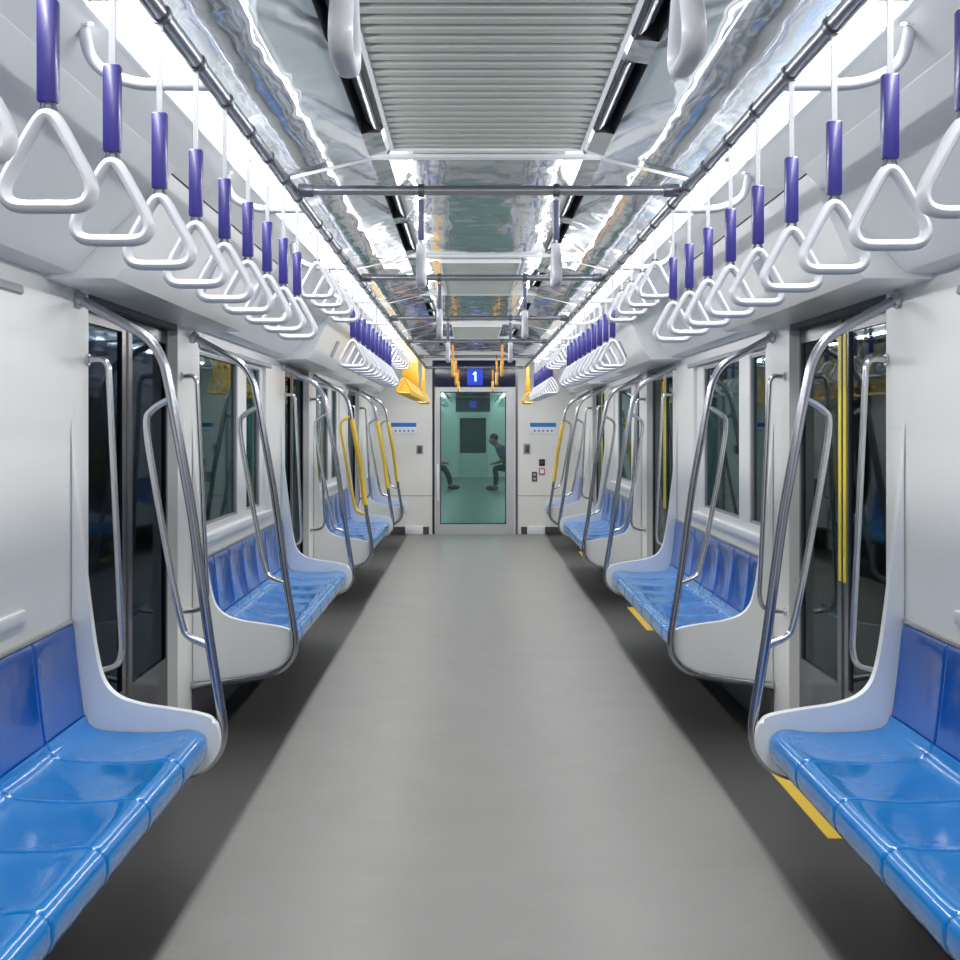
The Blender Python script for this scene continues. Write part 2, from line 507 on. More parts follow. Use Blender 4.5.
# lamps of the strip lights, aimed down into the aisle
for sx in (-1, 1):
    for i, (a, b) in enumerate(seg):
        la = bpy.data.lights.new('strip_lamp', 'AREA'); la.shape = 'RECTANGLE'; la.size = 0.055; la.size_y = b - a
        la.energy = 10.0; la.color = (1.0, 0.995, 0.985); la.spread = math.radians(140)
        lo = bpy.data.objects.new('strip_lamp', la); COL.objects.link(lo)
        lo.location = (sx * 0.803, (a + b) / 2, 2.280); lo.rotation_euler = (0, sx * math.radians(16), 0)
        # added fill lamp beside the strip, brightens ceiling, coves and headers
        lb = bpy.data.lights.new('overhead_fill_lamp', 'AREA'); lb.shape = 'RECTANGLE'; lb.size = 0.02; lb.size_y = b - a
        lb.energy = 7.5; lb.specular_factor = 0.3; lb.spread = math.radians(180)
        lq = bpy.data.objects.new('overhead_fill_lamp', lb); COL.objects.link(lq)
        lq.location = (sx * 0.765, (a + b) / 2, 2.272); lq.rotation_euler = (0, sx * math.radians(96), 0)
# ------------------------------------------------------------------ windows
nwin = 0
for sx in (-1, 1):
    for k in (-1, 0, 1):
        nwin += 1
        y0, y1, z0, z1 = WIN[0] + k * PITCH, WIN[1] + k * PITCH, WIN[2], WIN[3]
        t = thing('window_%d' % nwin, 'dark carriage window in white frame over the %s bench on the %s side' % (ORD[k + 1], SIDE[sx]), 'window', (0, 0, 0), None, 'structure')
        if sx < 0:
            panes = [(y0 + 0.07, y0 + 1.14), (y0 + 1.42, y1 - 0.10)]
        else:
            panes = [(y0 + 0.10, y0 + 0.46), (y0 + 0.72, y1 - 0.24)]
        panes = [panes[0], panes[1]]
        # frame: outer ring with the panes cut out, recessed 3 cm
        ops = [(a, b, z0 + 0.045, z1 - 0.03) for a, b in panes]
        ys = sorted({y0, y1} | {p for o in ops for p in o[:2]})
        bm = B()
        xa, xb = XW + 0.022, XW + 0.062
        for i in range(len(ys) - 1):
            yc = (ys[i] + ys[i + 1]) / 2
            hole = any(o[0] < yc < o[1] for o in ops)
            if hole:
                box(bm, sx * xa, sx * xb, ys[i], ys[i + 1], z0, z0 + 0.045); box(bm, sx * xa, sx * xb, ys[i], ys[i + 1], z1 - 0.03, z1)
            else:
                box(bm, sx * xa, sx * xb, ys[i], ys[i + 1], z0, z1)
        obj('window_frame', bm, M['wall'], t)
        bm = B(); box(bm, sx * (XW - 0.012), sx * (XW + 0.03), y0 - 0.02, y1 + 0.20, z0 - 0.035, z0 + 0.005, 0.006)
        obj('window_sill', bm, M['panel'], t)
        bm = B(); prism(bm, [(XW - 0.010, z1 - 0.012), (XW + 0.0, z1 - 0.018), (XW + 0.0, z1 + 0.012), (XW - 0.006, z1 + 0.008)], y0 - 0.02, y1 + 0.18, sx)
        obj('window_brow', bm, M['gasket'], t)
        for a, b in panes:
            bm = B()
            g = 0.012; za, zb = z0 + 0.045, z1 - 0.03
            for q in ((a, a + g, za, zb), (b - g, b, za, zb), (a, b, za, za + g), (a, b, zb - g, zb)):
                box(bm, sx * (xa + 0.006), sx * (xb - 0.004), *q)
            gk = obj('gasket', bm, M['gasket'], t)
            bm = B(); box(bm, sx * (xb - 0.02), sx * (xb - 0.014), a, b, za, zb)
            obj('pane', bm, M['glass'], t)

# ------------------------------------------------------------------ doors
nd = 0
for sx in (-1, 1):
    for k in (-1, 0, 1, 2):
        nd += 1
        y0, y1 = DOOR0 + k * PITCH, DOOR1 + k * PITCH
        yc = (y0 + y1) / 2
        lab = ('dark sliding double door, %s along the left side' if sx < 0 else 'sliding double door edged with yellow tape, %s along the right side') % ORD[k + 1]
        t = thing('door_%d' % nd, lab, 'door', (0, 0, 0), None, 'structure')
        xa, xb = XW + 0.045, XW + 0.085
        DM = M['doorL'] if sx < 0 else M['doorR']
        for a, b, inner in ((y0 - 0.02, yc - 0.004, 1), (yc + 0.004, y1 + 0.02, 0)):
            bm = B()
            # leaf with a large glass opening
            st = 0.05
            z0, z1, gz0, gz1 = 0.01, 1.925, 0.42, 1.80
            box(bm, sx * xa, sx * xb, a, b, z0, gz0); box(bm, sx * xa, sx * xb, a, b, gz1, z1)
            box(bm, sx * xa, sx * xb, a, a + st + (0 if inner else 0.02), gz0, gz1); box(bm, sx * xa, sx * xb, b - st - (0.02 if inner else 0), b, gz0, gz1)
            bmesh.ops.remove_doubles(bm, verts=bm.verts[:], dist=1e-5)
            leaf = obj('door_leaf', bm, DM, t)
            bm = B(); box(bm, sx * (xa + 0.010), sx * (xa + 0.016), a + st - .01, b - st + .01, gz0 - .01, gz1 + .01)
            obj('door_glass', bm, M['doorglass'] if sx > 0 else M['doorglassL'], leaf)
            e0, e1 = (b - 0.046, b - 0.010) if inner else (a + 0.010, a + 0.046)
            if sx > 0:
                bm = B(); box(bm, sx * (xa - 0.003), sx * xa, e0, e1, 0.83, 1.84)
                obj('edge_tape', bm, M['ystrip'], leaf)
            bm = B(); g0, g1 = (b - 0.012, b + 0.003) if inner else (a - 0.003, a + 0.012)
            box(bm, sx * (xa - 0.001), sx * (xb - 0.003), g0, g1, 0.012, 1.92)
            obj('rubber_edge', bm, M['black'], leaf)
        bm = B(); box(bm, sx * (XW + 0.001), sx * (XW + 0.12), y0, y1, -0.001, 0.008)
        obj('door_track', bm, M['dsteel'], t)
        bm = B(); box(bm, sx * (XW + 0.004), sx * (XW + 0.042), y0, y1, 1.86, 1.92)
        obj('top_rail', bm, M['slot'], t)
for k in range(3):
    bm = B(); box(bm, 1.188, 1.236, 4.52 + k * PITCH, 5.70 + k * PITCH, 0.0, 0.004)
    tag(obj('threshold_strip', bm, M['sill']), 'yellow line on the floor before the %s door on the right side' % ORD[k], 'floor marking', 'yellow lines before the right doors')

# grab bars beside the doors
def grab_bar(sx, y, label):
    t = thing('grab_bar', label, 'grab bar', (sx * 1.35, y, 1.15), 'upright grab bars beside the doors')
    bm = B()
    P = [(0.0, 0, 0.51), (-0.055, 0, 0.512), (-0.072, 0, 0.49), (-0.118, 0, -0.47), (-0.105, 0, -0.52), (-0.06, 0, -0.535), (-0.0, 0, -0.54)]
    P = [(sx * x, yy, z) for x, yy, z in P]
    tube(bm, fillet(P, 0.03, 5), 0.0115, 10)
    obj('bar', bm, M['chrome'], t)
    for z in (0.51, -0.54):
        bm = B(); tube(bm, [(0, 0, z), (-sx * 0.008, 0, z)], 0.02, 12)
        obj('wall_rose', bm, M['chrome'], t)
for sx in (-1, 1):
    for k in range(3):
        grab_bar(sx, 4.385 + k * PITCH, 'pale upright grab bar on the near jamb of the %s door, %s side' % (ORD[k], SIDE[sx]))
        grab_bar(sx, 5.80 + k * PITCH, 'pale upright grab bar on the far jamb of the %s door, %s side' % (ORD[k], SIDE[sx]))

# ------------------------------------------------------------------ benches
SEATP = [  # (X, z, dish weight) from the back crease over the pan to the front lip
    (1.294, 0.506, 0), (1.285, 0.480, .1), (1.267, 0.466, .3), (1.238, 0.459, .6), (1.17, 0.454, 1), (1.09, 0.452, 1), (1.02, 0.454, .9), (0.970, 0.459, .5),
    (0.942, 0.460, .2), (0.920, 0.456, 0), (0.905, 0.446, 0), (0.897, 0.431, 0), (0.895, 0.402, 0), (0.902, 0.374, 0), (0.916, 0.360, 0)]
BACKP = [(1.288, 0.435, 0), (1.293, 0.47, 0), (1.302, 0.53, .7), (1.311, 0.60, 1), (1.319, 0.67, 1), (1.327, 0.74, .6), (1.331, 0.775, .2), (1.336, 0.792, 0), (1.344, 0.801, 0), (1.348, 0.803, 0)]
US = [0, .008, .02, .035, .06, .1, .15, .22, .35, .5, .65, .78, .85, .9, .94, .965, .98, .992, 1]
def edge_drop(u, w, r):
    d = min(u, 1 - u) * w
    return 0 if d >= r else r - math.sqrt(max(0, r * r - (r - d) ** 2))

def shell_grid(bm, prof, w, sx, dish, thick_dir, round_top=None, corner=0):
    """moulded shell: profile swept along y (0..w), edges rounded down, middle dished; closed by a flat back"""
    rows = []
    for j, (x, z, dw) in enumerate(prof):
        a = prof[max(j - 1, 0)]; b = prof[min(j + 1, len(prof) - 1)]
        tx, tz = b[0] - a[0], b[1] - a[1]
        L = math.hypot(tx, tz)
        nx, nz = (tz / L * thick_dir, -tx / L * thick_dir)
        row = []
        for u in US:
            d = edge_drop(u, w, 0.012) + dish * dw * max(0, math.sin(PI * u)) ** 0.6
            zz = z - nz * d
            if round_top is not None:
                e = min(u, 1 - u) * w
                if j >= len(prof) - 4:
                    zz -= round_top * max(0, 1 - e / 0.05) ** 2
            xx = x - nx * d
            if corner and x < 1.05:            # the free front corner of an end seat is rounded in plan
                e = (u if corner < 0 else 1 - u) * w
                if e < 0.05: xx += (0.05 - math.sqrt(max(0, 0.05 ** 2 - (0.05 - e) ** 2))) * min(1, (1.05 - x) / 0.10)
            xx = min(xx, 1.3475)
            row.append(bm.verts.new((sx * xx, u * w, zz)))
        rows.append(row)
    for j in range(len(rows) - 1):
        for i in range(len(US) - 1):
            bm.faces.new((rows[j][i], rows[j][i + 1], rows[j + 1][i + 1], rows[j + 1][i]))
    return rows

def seat_mesh(w, sx, corner=0):
    bm = B()
    rows = shell_grid(bm, SEATP, w, sx, 0.011, 1, None, corner)
    lo = [bm.verts.new((sx * 1.0, u * w, 0.358)) for u in US]
    lo2 = [bm.verts.new((sx * 1.30, u * w, 0.365)) for u in US]
    for i in range(len(US) - 1):
        bm.faces.new((rows[-1][i], rows[-1][i + 1], lo[i + 1], lo[i]))
        bm.faces.new((lo[i], lo[i + 1], lo2[i + 1], lo2[i]))
        bm.faces.new((lo2[i], lo2[i + 1], rows[0][i + 1], rows[0][i]))
    for i in (0, -1):
        bm.faces.new([r[i] for r in rows] + [lo[i], lo2[i]])
    return bm

def back_mesh(w, sx):
    bm = B()
    rows = shell_grid(bm, BACKP, w, sx, 0.012, -1, 0.0)
    bk = [bm.verts.new((sx * 1.348, u * w, 0.435)) for u in US]
    for i in range(len(US) - 1):
        bm.faces.new((rows[-1][i], rows[-1][i + 1], bk[i + 1], bk[i]))
        bm.faces.new((bk[i], bk[i + 1], rows[0][i + 1], rows[0][i]))
    for i in (0, -1):
        bm.faces.new([r[i] for r in rows] + [bk[i]])
    return bm

PANEL_TOP = [(1.349, 1.45), (1.340, 1.30), (1.320, 1.10), (1.302, 0.95), (1.286, 0.82), (1.268, 0.70), (1.243, 0.61), (1.195, 0.56), (1.12, 0.535), (1.035, 0.522), (0.95, 0.508), (0.90, 0.493), (0.876, 0.466)]
PANEL_BOT = [(0.868, 0.42), (0.876, 0.375), (0.91, 0.33), (0.97, 0.302), (1.08, 0.281), (1.349, 0.243)]
def smooth2(pts, n=5):
    return [(p.x, p.z) for p in spline([(x, 0, z) for x, z in pts], n)]
PANEL = smooth2(PANEL_TOP + PANEL_BOT[:5], 4) + [PANEL_BOT[5]]

def bench(sx, y0, n, label, cache={}):
    t = thing('bench_seat', label, 'bench', (0, y0, 0), 'blue moulded benches')
    w = 2.78 / 7
    if ('s', sx) not in cache:
        cache['s', sx] = obj('seat', seat_mesh(w - 0.005, sx), M['seat'], None, True, 60)
        cache['s-', sx] = obj('seat', seat_mesh(w - 0.005, sx, -1), M['seat'], None, True, 60)
        cache['s+', sx] = obj('seat', seat_mesh(w - 0.005, sx, 1), M['seat'], None, True, 60)
        cache['b', sx] = obj('backrest', back_mesh(w - 0.005, sx), M['back'], None, True, 60)
        bm = B(); prism(bm, PANEL, 0, 0.036, sx, 0.008)
        cache['p', sx] = obj('end_panel', bm, M['panel'], None, True, 40)
        first = True
    else: first = False
    def put(key, y):
        o = cache[key, sx]
        if o.parent is not None:
            o = o.copy(); COL.objects.link(o)
        o.parent = t; o.location = (0, y, 0)
    L = n * w + 0.08
    for i in range(n):
        put('s-' if i == 0 else 's+' if i == n - 1 else 's', 0.0425 + i * w); put('b', 0.0425 + i * w)
    put('p', 0.004); put('p', L - 0.038)
    bm = B(); box(bm, sx * 1.04, sx * 1.34, 0.06, L - 0.06, 0.30, 0.356)
    obj('support_beam', bm, M['kick'], t)
    bm = B()
    box(bm, sx * 1.336, sx * 1.349, 0.04, L - 0.04, 0.803, 0.812)
    obj('top_trim', bm, M['chrome'], t)
    return L

BN = {0: 'nearest', 1: 'second', 2: 'third', 3: 'short last'}
for sx in (-1, 1):
    for k in range(4):
        y0 = BENCH0 + (k - 1) * PITCH
        bench(sx, y0, 7 if k < 3 else 3, 'blue moulded bench with white end panels, %s along the %s%s' % (BN[k], SIDE[sx], ' by the end wall' if k == 3 else ''))

# ------------------------------------------------------------------ stanchion poles at the bench ends
POLE = [(1.346, 1.856), (1.11, 1.727), (1.062, 1.65), (1.032, 1.50), (0.968, 1.15), (0.910, 0.72), (0.868, 0.46), (0.872, 0.385), (0.915, 0.325), (0.98, 0.293), (1.09, 0.270), (1.345, 0.236)]
LOOP = [(1.035, 1.53), (1.10, 1.492), (1.122, 1.44), (1.095, 1.25), (1.04, 0.95), (1.005, 0.79), (0.982, 0.745), (0.912, 0.715)]
def pole(sx, y, loopdy, label, yellow=False, wide=False):
    t = thing('stanchion_pole', label, 'pole', (0, y, 0), 'bent steel poles at the bench ends')
    bm = B()
    pts = fillet([(sx * x, 0, z) for x, z in POLE], 0.06, 4)
    tube(bm, pts, 0.0165, 12)
    obj('tube', bm, M['steel'], t)
    bm = B(); tube(bm, [(sx * 1.349, 0, 1.856), (sx * 1.326, 0, 1.842)], 0.026, 14)
    obj('wall_flange', bm, M['chrome'], t)
    bm = B()
    q = spline([(sx * x, loopdy * (0 if i in (0, len(LOOP) - 1) else 1), z) for i, (x, z) in enumerate(LOOP)], 5)
    tube(bm, q, 0.0115, 10)
    obj('side_handle', bm, M['ypole'] if wide else M['chrome'], t)
    if yellow:
        bm = B()
        P = [(1.032, 1.50), (0.968, 1.15), (0.922, 0.80)]
        tube(bm, [(sx * x, 0, z) for x, z in P], 0.021, 12)
        obj('yellow_sleeve', bm, M['ypole'], t)
    return t
PN = ['nearest', 'second', 'third', 'fourth', 'fifth', 'sixth']
for sx in (-1, 1):
    ys = [BENCH1 - PITCH + 0.020, BENCH0 - 0.017, BENCH1 + 0.020, BENCH0 + PITCH - 0.017, BENCH1 + PITCH + 0.020, BENCH0 + 2 * PITCH - 0.017]
    for i, y in enumerate(ys):
        yel = (sx < 0 and i >= 3) or (sx > 0 and i == 5)
        lab = 'bent steel bench-end pole with side handle%s, %s along the %s' % (' and yellow sleeve' if yel else '', PN[i], SIDE[sx])
        pole(sx, y, 0.012 if i % 2 == 0 else -0.012, lab, yel, sx < 0 and i == 3)

# ------------------------------------------------------------------ overhead rails
XR, ZR, YEND = 0.61, 2.17, 15.9
def strap_rail(sx):
    t = thing('overhead_rail', 'long steel strap rail running along the %s side of the ceiling' % SIDE[sx], 'rail', (0, 0, 0))
    bm = B()
    tube(bm, fillet([(sx * XR, YB + 0.05, ZR), (sx * XR, YEND, ZR), (sx * (XR - 0.1), YEND, ZR)], 0.08, 6), 0.017, 12)
    obj('tube', bm, M['steel'], t)
    y = -0.40
    while y < 15.5:
        bm = B()
        P = [(sx * XR, y, ZR - 0.002), (sx * 0.79, y, ZR), (sx * 0.872, y - 0.01, ZR + 0.04), (sx * 0.876, y - 0.05, ZR + 0.115)]
        tube(bm, fillet(P, 0.07, 6), 0.013, 10)
        obj('bracket', bm, M['handle'], t)
        bm = B()
        P = [(sx * 0.876, y - 0.05, ZR + 0.112), (sx * 0.876, y - 0.053, ZR + 0.122)]
        tube(bm, P, 0.024, 12)
        obj('bracket_flange', bm, M['chrome'], t)
        y += 1.6
for sx in (-1, 1): strap_rail(sx)
BARS = [1.60, 4.05, 6.40, 8.75, 11.10, 13.45, 15.90]
for i, y in enumerate(BARS):
    t = thing('cross_bar', 'steel cross bar between the two strap rails, %s from the camera' % ORD[i], 'rail', (0, y, ZR), 'cross bars under the ceiling')
    bm = B(); tube(bm, [(-XR + 0.0175, 0, 0), (XR - 0.0175, 0, 0)], 0.0155, 12)
    obj('tube', bm, M['steel'], t)
    for s in (-1, 1):
        if y > 15: continue
        bm = B(); tube(bm, [(s * (XR - 0.065), 0, 0), (s * (XR - 0.0185), 0, 0)], 0.021, 12)
        obj('clamp', bm, M['dsteel'], t)

# ------------------------------------------------------------------ hanging straps
def tri_ring(w, h, along='x'):
    """rounded triangular ring hanging from z=0; the plane is x-z (or y-z)"""
    def P(a, z): return (a, 0, z) if along == 'x' else (0, a, z)
    pts = [P(0.0, 0.0), P(w * 0.10, -0.008), P(w * 0.5, -h * 0.80), P(w * 0.40, -h), P(-w * 0.40, -h), P(-w * 0.5, -h * 0.80), P(-w * 0.10, -0.008)]
    V = [Vector(p) for p in pts]
    # closed fillet
    out = []
    n = len(V)
    for i in range(n):
        a, b, c = V[i - 1], V[i], V[(i + 1) % n]
        u, v = a - b, c - b
        d1, d2 = min(0.022, u.length * .45), min(0.022, v.length * .45)
        p, q = b + u.normalized() * d1, b + v.normalized() * d2
        for k in range(5):
            s = k / 4
            out.append((1 - s) ** 2 * p + 2 * s * (1 - s) * b + s * s * q)
    return out

def make_strap(label, grip, hand, drop, group, along='x', gl=0.136, web=None):
    """strap hung from z=0: collar on the rail, webbing, grip sleeve, link and triangular handle. drop = length of webbing above the grip"""
    t = thing('hanging_strap', label, 'hanging strap', (0, 0, 0), group)
    bm = B()
    ax = (0, 0.012, 0) if along == 'x' else (0.012, 0, 0)
    tube(bm, [[-c * .8 for c in ax], [c * .8 for c in ax]], 0.0208, 14)
    obj('rail_collar', bm, M['dsteel'], t)
    bm = B()
    hx, hy = (0.005, 0.003) if along == 'x' else (0.003, 0.005)
    box(bm, -hx, hx, -hy, hy, -drop, -0.018)
    obj('webbing', bm, web or M['web'], t)
    top = -drop
    if grip:
        bm = B()
        a, b = (0.0135, 0.0095) if along == 'x' else (0.0095, 0.0135)
        box(bm, -a, a, -b, b, top - gl, top, 0.004, 2)
        obj('grip', bm, grip, t)
        top -= gl
    bm = B()
    for s in (-1, 1):
        p0 = (s * 0.006, 0, top + 0.002) if along == 'x' else (0, s * 0.006, top + 0.002)
        p1 = (s * 0.012, 0, top - 0.022) if along == 'x' else (0, s * 0.012, top - 0.022)
        tube(bm, [p0, p1], 0.0035, 8)
    obj('link', bm, M['dsteel'], t)
    bm = B()
    r = tri_ring(0.122, 0.122, along)
    tube(bm, [p + Vector((0, 0, top - 0.014)) for p in r], 0.0093, 12, True, ref=(0, 1, 0) if along == 'x' else (1, 0, 0), ry=0.015)
    obj('handle', bm, hand, t)
    return t

strap_first = {}
def put_strap(kind, loc, label, group):
    spec = {
        'purple': (M['purple'], M['handle'], 0.178, 'x', 0.136, None),
        'yellow': (M['yellow'], M['yhandle'], 0.178, 'x', 0.136, M['yhandle']),
        'short': (None, M['handle'], 0.13, 'x', 0, None),
        'cross': (M['slate'], M['handle'], 0.03, 'y', 0.125, None),
        'orange': (M['orange'], M['yhandle'], 0.03, 'y', 0.125, M['orange']),
    }[kind]
    if kind not in strap_first:
        s = make_strap(label, spec[0], spec[1], spec[2], group, spec[3], spec[4], spec[5])
        strap_first[kind] = s
        s.location = loc
    else:
        s = dup(strap_first[kind], loc, label, group)
    return s

BZ = {0: 'nearest bench', 1: 'second bench', 2: 'third bench', 3: 'last short bench'}
for sx in (-1, 1):
    for k in range(4):
        base = (1.40 if sx < 0 else 1.43) + k * PITCH
        step = 0.306 if sx < 0 else 0.317
        if k >= 1:
            base = 1.40 + k * PITCH + 0.06; step = 0.305
        n = 10 if k < 3 else 3
        for i in range(n):
            kind = 'yellow' if (k == 3 or (k == 2 and sx < 0)) else 'purple'
            colr = 'yellow triangle-handled strap' if kind == 'yellow' else 'purple-grip strap with white handle'
            if k == 3: y = 14.95 + 0.3 * i
            else: y = base + step * i
            put_strap(kind, (sx * XR, y, ZR), '%s, %s over the %s on the %s' % (colr, ORD[i], BZ[k], SIDE[sx]),
                      'straps over the %s, %s side' % (BZ[k], SIDE[sx]))
    for k in range(2):
        for i in range(4):
            y = 4.70 + k * PITCH + i * 0.345
            put_strap('short', (sx * XR, y, ZR), 'short white gripless strap, %s of four before the %s %s door' % (ORD[i], ORD[k], SIDE[sx]),
                      'short straps before the %s door, %s side' % (ORD[k], SIDE[sx]))
for i, y in enumerate(BARS):
    for s in (-1, 1):
        kind = 'cross' if i < 4 else 'orange'
        put_strap(kind, (s * 0.21, y, ZR), '%s hanging from the %s half of the %s cross bar' % ('white strap handle with slate grip' if i < 4 else 'orange strap', SIDE[s], ORD[i]),
                  'straps on the cross bars')

# ------------------------------------------------------------------ end wall
def wall_with_hole(bm, x0, x1, z0, z1, hx0, hx1, hz1, ya, yb):
    box(bm, x0, hx0, ya, yb, z0, z1); box(bm, hx1, x1, ya, yb, z0, z1); box(bm, hx0, hx1, ya, yb, hz1, z1)
bm = B(); wall_with_hole(bm, -1.42, 1.42, 0, 2.52, -0.53, 0.52, 1.97, YE, YE + 0.08)
struct('wall_back', bm, M['endwall'], 'white end wall of the carriage around the glass end door', 'wall', False)
bm = B(); box(bm, -1.42, 1.42, YB - 0.06, YB, 0, 2.5)
struct('wall_front', bm, M['endwall'], 'white end wall behind the viewer', 'wall')
for s in (-1, 1):
    bm = B()
    box(bm, s * 0.62, s * 1.33, YE - 0.012, YE, 0.0, 0.10)
    struct('baseboard_end_' + SIDE[s], bm, M['kick'], 'grey baseboard at the foot of the end wall, %s of the door' % SIDE[s], 'baseboard')
    bm = B(); box(bm, min(s * 0.70, s * 0.94), max(s * 0.70, s * 0.94), YE - 0.05, YE - 0.012, 0.0, 0.115, 0.006)
    tag(obj('floor_box', bm, M['plate']), 'small white box on the floor at the end wall, %s of the glass door' % SIDE[s], 'box')
    # groove line
    bm = B(); box(bm, s * 0.56, s * 1.34, YE - 0.002, YE, 0.512, 0.522)
    struct('trim_end_groove_' + SIDE[s], bm, M['gasket'], 'thin horizontal groove across the end wall, %s of the door' % SIDE[s], 'groove')
    bm = B(); box(bm, s * 0.545, s * 0.575, YE - 0.006, YE, 0.0, 2.34)
    struct('trim_end_edge_' + SIDE[s], bm, M['black'] if s < 0 else M['dsteel'], 'dark upright joint beside the end door on the %s' % SIDE[s], 'joint')
# header with display
t = thing('destination_header', 'navy blue panel above the glass end door with lit digit display', 'display panel', (0, YE, 2.15))
bm = B(); box(bm, -0.545, 0.545, -0.03, 0.0, -0.165, 0.19, 0.004)
obj('panel', bm, M['navy'], t)
d = None
bm = B(); box(bm, -0.105, 0.105, -0.038, -0.03, -0.145, 0.085, 0.003)
d = obj('screen', bm, M['disp'], t)
bm = B()
one = [(-0.030, 0.040), (-0.030, 0.022), (-0.006, 0.036), (-0.006, -0.062), (0.016, -0.062), (0.016, 0.066), (-0.002, 0.066)]
prism(bm, one, -0.042, -0.038)
dg_ = obj('numeral', bm, M['dispt'], d, False); dg_.location = (0, 0, -0.03)
# end door
t = thing('door_9', 'silver framed glass end door with view into the next carriage', 'door', (0, YE, 0), None, 'structure')
bm = B()
box(bm, -0.53, -0.472, -0.012, 0.03, 0.0, 1.975); box(bm, 0.418, 0.52, -0.012, 0.03, 0.0, 1.975)
box(bm, -0.472, 0.418, -0.012, 0.03, 1.918, 1.975); box(bm, -0.472, 0.418, -0.012, 0.03, 0.0, 0.135)
obj('door_frame', bm, M['doorframe'], t)
bm = B()
for q in ((-0.472, -0.458, 0.135, 1.918), (0.404, 0.418, 0.135, 1.918), (-0.472, 0.418, 0.135, 0.149), (-0.472, 0.418, 1.904, 1.918)):
    box(bm, q[0], q[1], -0.004, 0.02, q[2], q[3])
obj('glass_gasket', bm, M['slot'], t)
bm = B(); box(bm, -0.465, 0.411, 0.004, 0.010, 0.14, 1.912)
obj('door_glass', bm, M['teal'], t)
bm = B(); box(bm, -0.515, -0.487, -0.035, -0.012, 0.45, 0.95, 0.006)
obj('door_handle', bm, M['plate'], t)

# small notices on the end wall: placed by their spot on the wall
def wall_plate(name, x0, x1, z0, z1, m, label, cat, band=None, y=YE):
    t = thing(name, label, cat, ((x0 + x1) / 2, y, (z0 + z1) / 2))
    w, h = (x1 - x0) / 2, (z1 - z0) / 2
    bm = B(); box(bm, -w, w, -0.008, 0, -h, h, 0.002)
    obj('plate', bm, m, t)
    return t, w, h
for s, (x0, x1) in ((-1, (-1.13, -0.79)), (1, (0.74, 1.09))):
    t, w, h = wall_plate('notice_strip', x0, x1, 1.35, 1.50, M['plate'], 'white notice with blue band on the end wall, %s of the glass door' % SIDE[s], 'notice')
    bm = B(); box(bm, -w, w, -0.011, -0.008, h - 0.055, h)
    obj('blue_band', bm, M['blueband'], t)
    for q in range(5):
        bm = B(); x = -w + 0.05 + q * 0.058
        box(bm, x, x + 0.022, -0.0105, -0.008, -0.045, -0.02)
        obj('pictogram', bm, M['blueband'], t)
t, w, h = wall_plate('wall_socket', -0.79, -0.70, 1.08, 1.20, M['gray_sign'], 'small grey wall box on the end wall left of the door', 'wall box')
bm = B(); box(bm, -0.028, 0.028, -0.013, -0.008, -0.045, 0.045, .003); obj('cover', bm, M['kick'], t)
t, w, h = wall_plate('wall_socket', 0.65, 0.74, 1.08, 1.22, M['gray_sign'], 'small grey wall box on the end wall just right of the door', 'wall box')
bm = B(); box(bm, -0.02, 0.032, -0.013, -0.008, -0.05, 0.05, .003); obj('cover', bm, M['kick'], t)
t, w, h = wall_plate('call_button', 0.86, 0.94, 0.92, 1.01, M['black'], 'black square panel on the end wall above the red-edged plate', 'wall panel')
bm = B(); box(bm, -0.02, 0.02, -0.012, -0.008, -0.02, 0.02, .003); obj('button', bm, M['kick'], t)
t, w, h = wall_plate('warning_plate', 0.86, 0.94, 0.80, 0.89, M['red'], 'small red-edged white plate on the end wall under the black panel', 'plate')
bm = B(); box(bm, -0.026, 0.026, -0.011, -0.008, -0.026, 0.03); obj('white_field', bm, M['plate'], t)
t, w, h = wall_plate('intercom', 0.765, 0.835, 0.71, 0.84, M['slot'], 'dark intercom box on the end wall, lower than the red-edged plate', 'intercom')
bm = B(); box(bm, -0.02, 0.02, -0.012, -0.008, -0.05, -0.01); obj('speaker_grille', bm, M['gasket'], t)
bm = B(); box(bm, -0.02, 0.02, -0.012, -0.008, 0.01, 0.045); obj('key_pad', bm, M['gasket'], t)

# ------------------------------------------------------------------ gangway and next carriage
bm = B()
box(bm, -0.72, -0.66, YE + 0.08, YN0, 0, 2.1); box(bm, 0.66, 0.72, YE + 0.08, YN0, 0, 2.1); box(bm, -0.72, 0.72, YE + 0.08, YN0, 2.1, 2.16)
struct('wall_gangway', bm, M['kick'], 'grey gangway tunnel between the two carriages', 'gangway', False)
bm = B(); wall_with_hole(bm, -1.42, 1.42, 0, 2.5, -0.66, 0.66, 2.1, YN0, YN0 + 0.06)
struct('wall_next_car_near', bm, M['endwall'], 'near end wall of the next carriage', 'wall', False)
for s in (-1, 1):
    bm = B(); box(bm, s * XW, s * (XW + 0.07), YN0, YN1, 0, 2.3)
    struct('wall_next_car_' + SIDE[s], bm, M['wall'], 'white %s wall of the next carriage behind the end glass' % SIDE[s], 'wall')
    bm = B()
    prism(bm, [(0.87, 2.32), (0.88, 2.28), (1.235, 1.93), (1.26, 1.9), (1.36, 1.9), (1.36, 2.4), (0.87, 2.4)], YN0 + .06, YN1, s)
    struct('trim_next_car_cove_' + SIDE[s], bm, M['cove'], 'white cove over the %s side of the next carriage' % SIDE[s], 'cove')
    t = thing('ceiling_light', 'long strip light in the next carriage on the %s' % SIDE[s], 'light', (s * 0.818, YN0 + .1, 2.30))
    bm = B(); box(bm, -0.044, 0.044, 0, YN1 - YN0 - .2, 0.0, 0.012); obj('lens', bm, M['lens2'], t)
    t = thing('overhead_rail', 'strap rail in the next carriage on the %s, seen through the end glass' % SIDE[s], 'rail', (s * XR, YN0 + .1, ZR))
    bm = B(); tube(bm, [(0, 0, 0), (0, YN1 - YN0 - .8, 0)], 0.017, 10); obj('tube', bm, M['steel'], t)
bm = B(); box(bm, -0.87, 0.87, YN0, YN1, 2.33, 2.4)
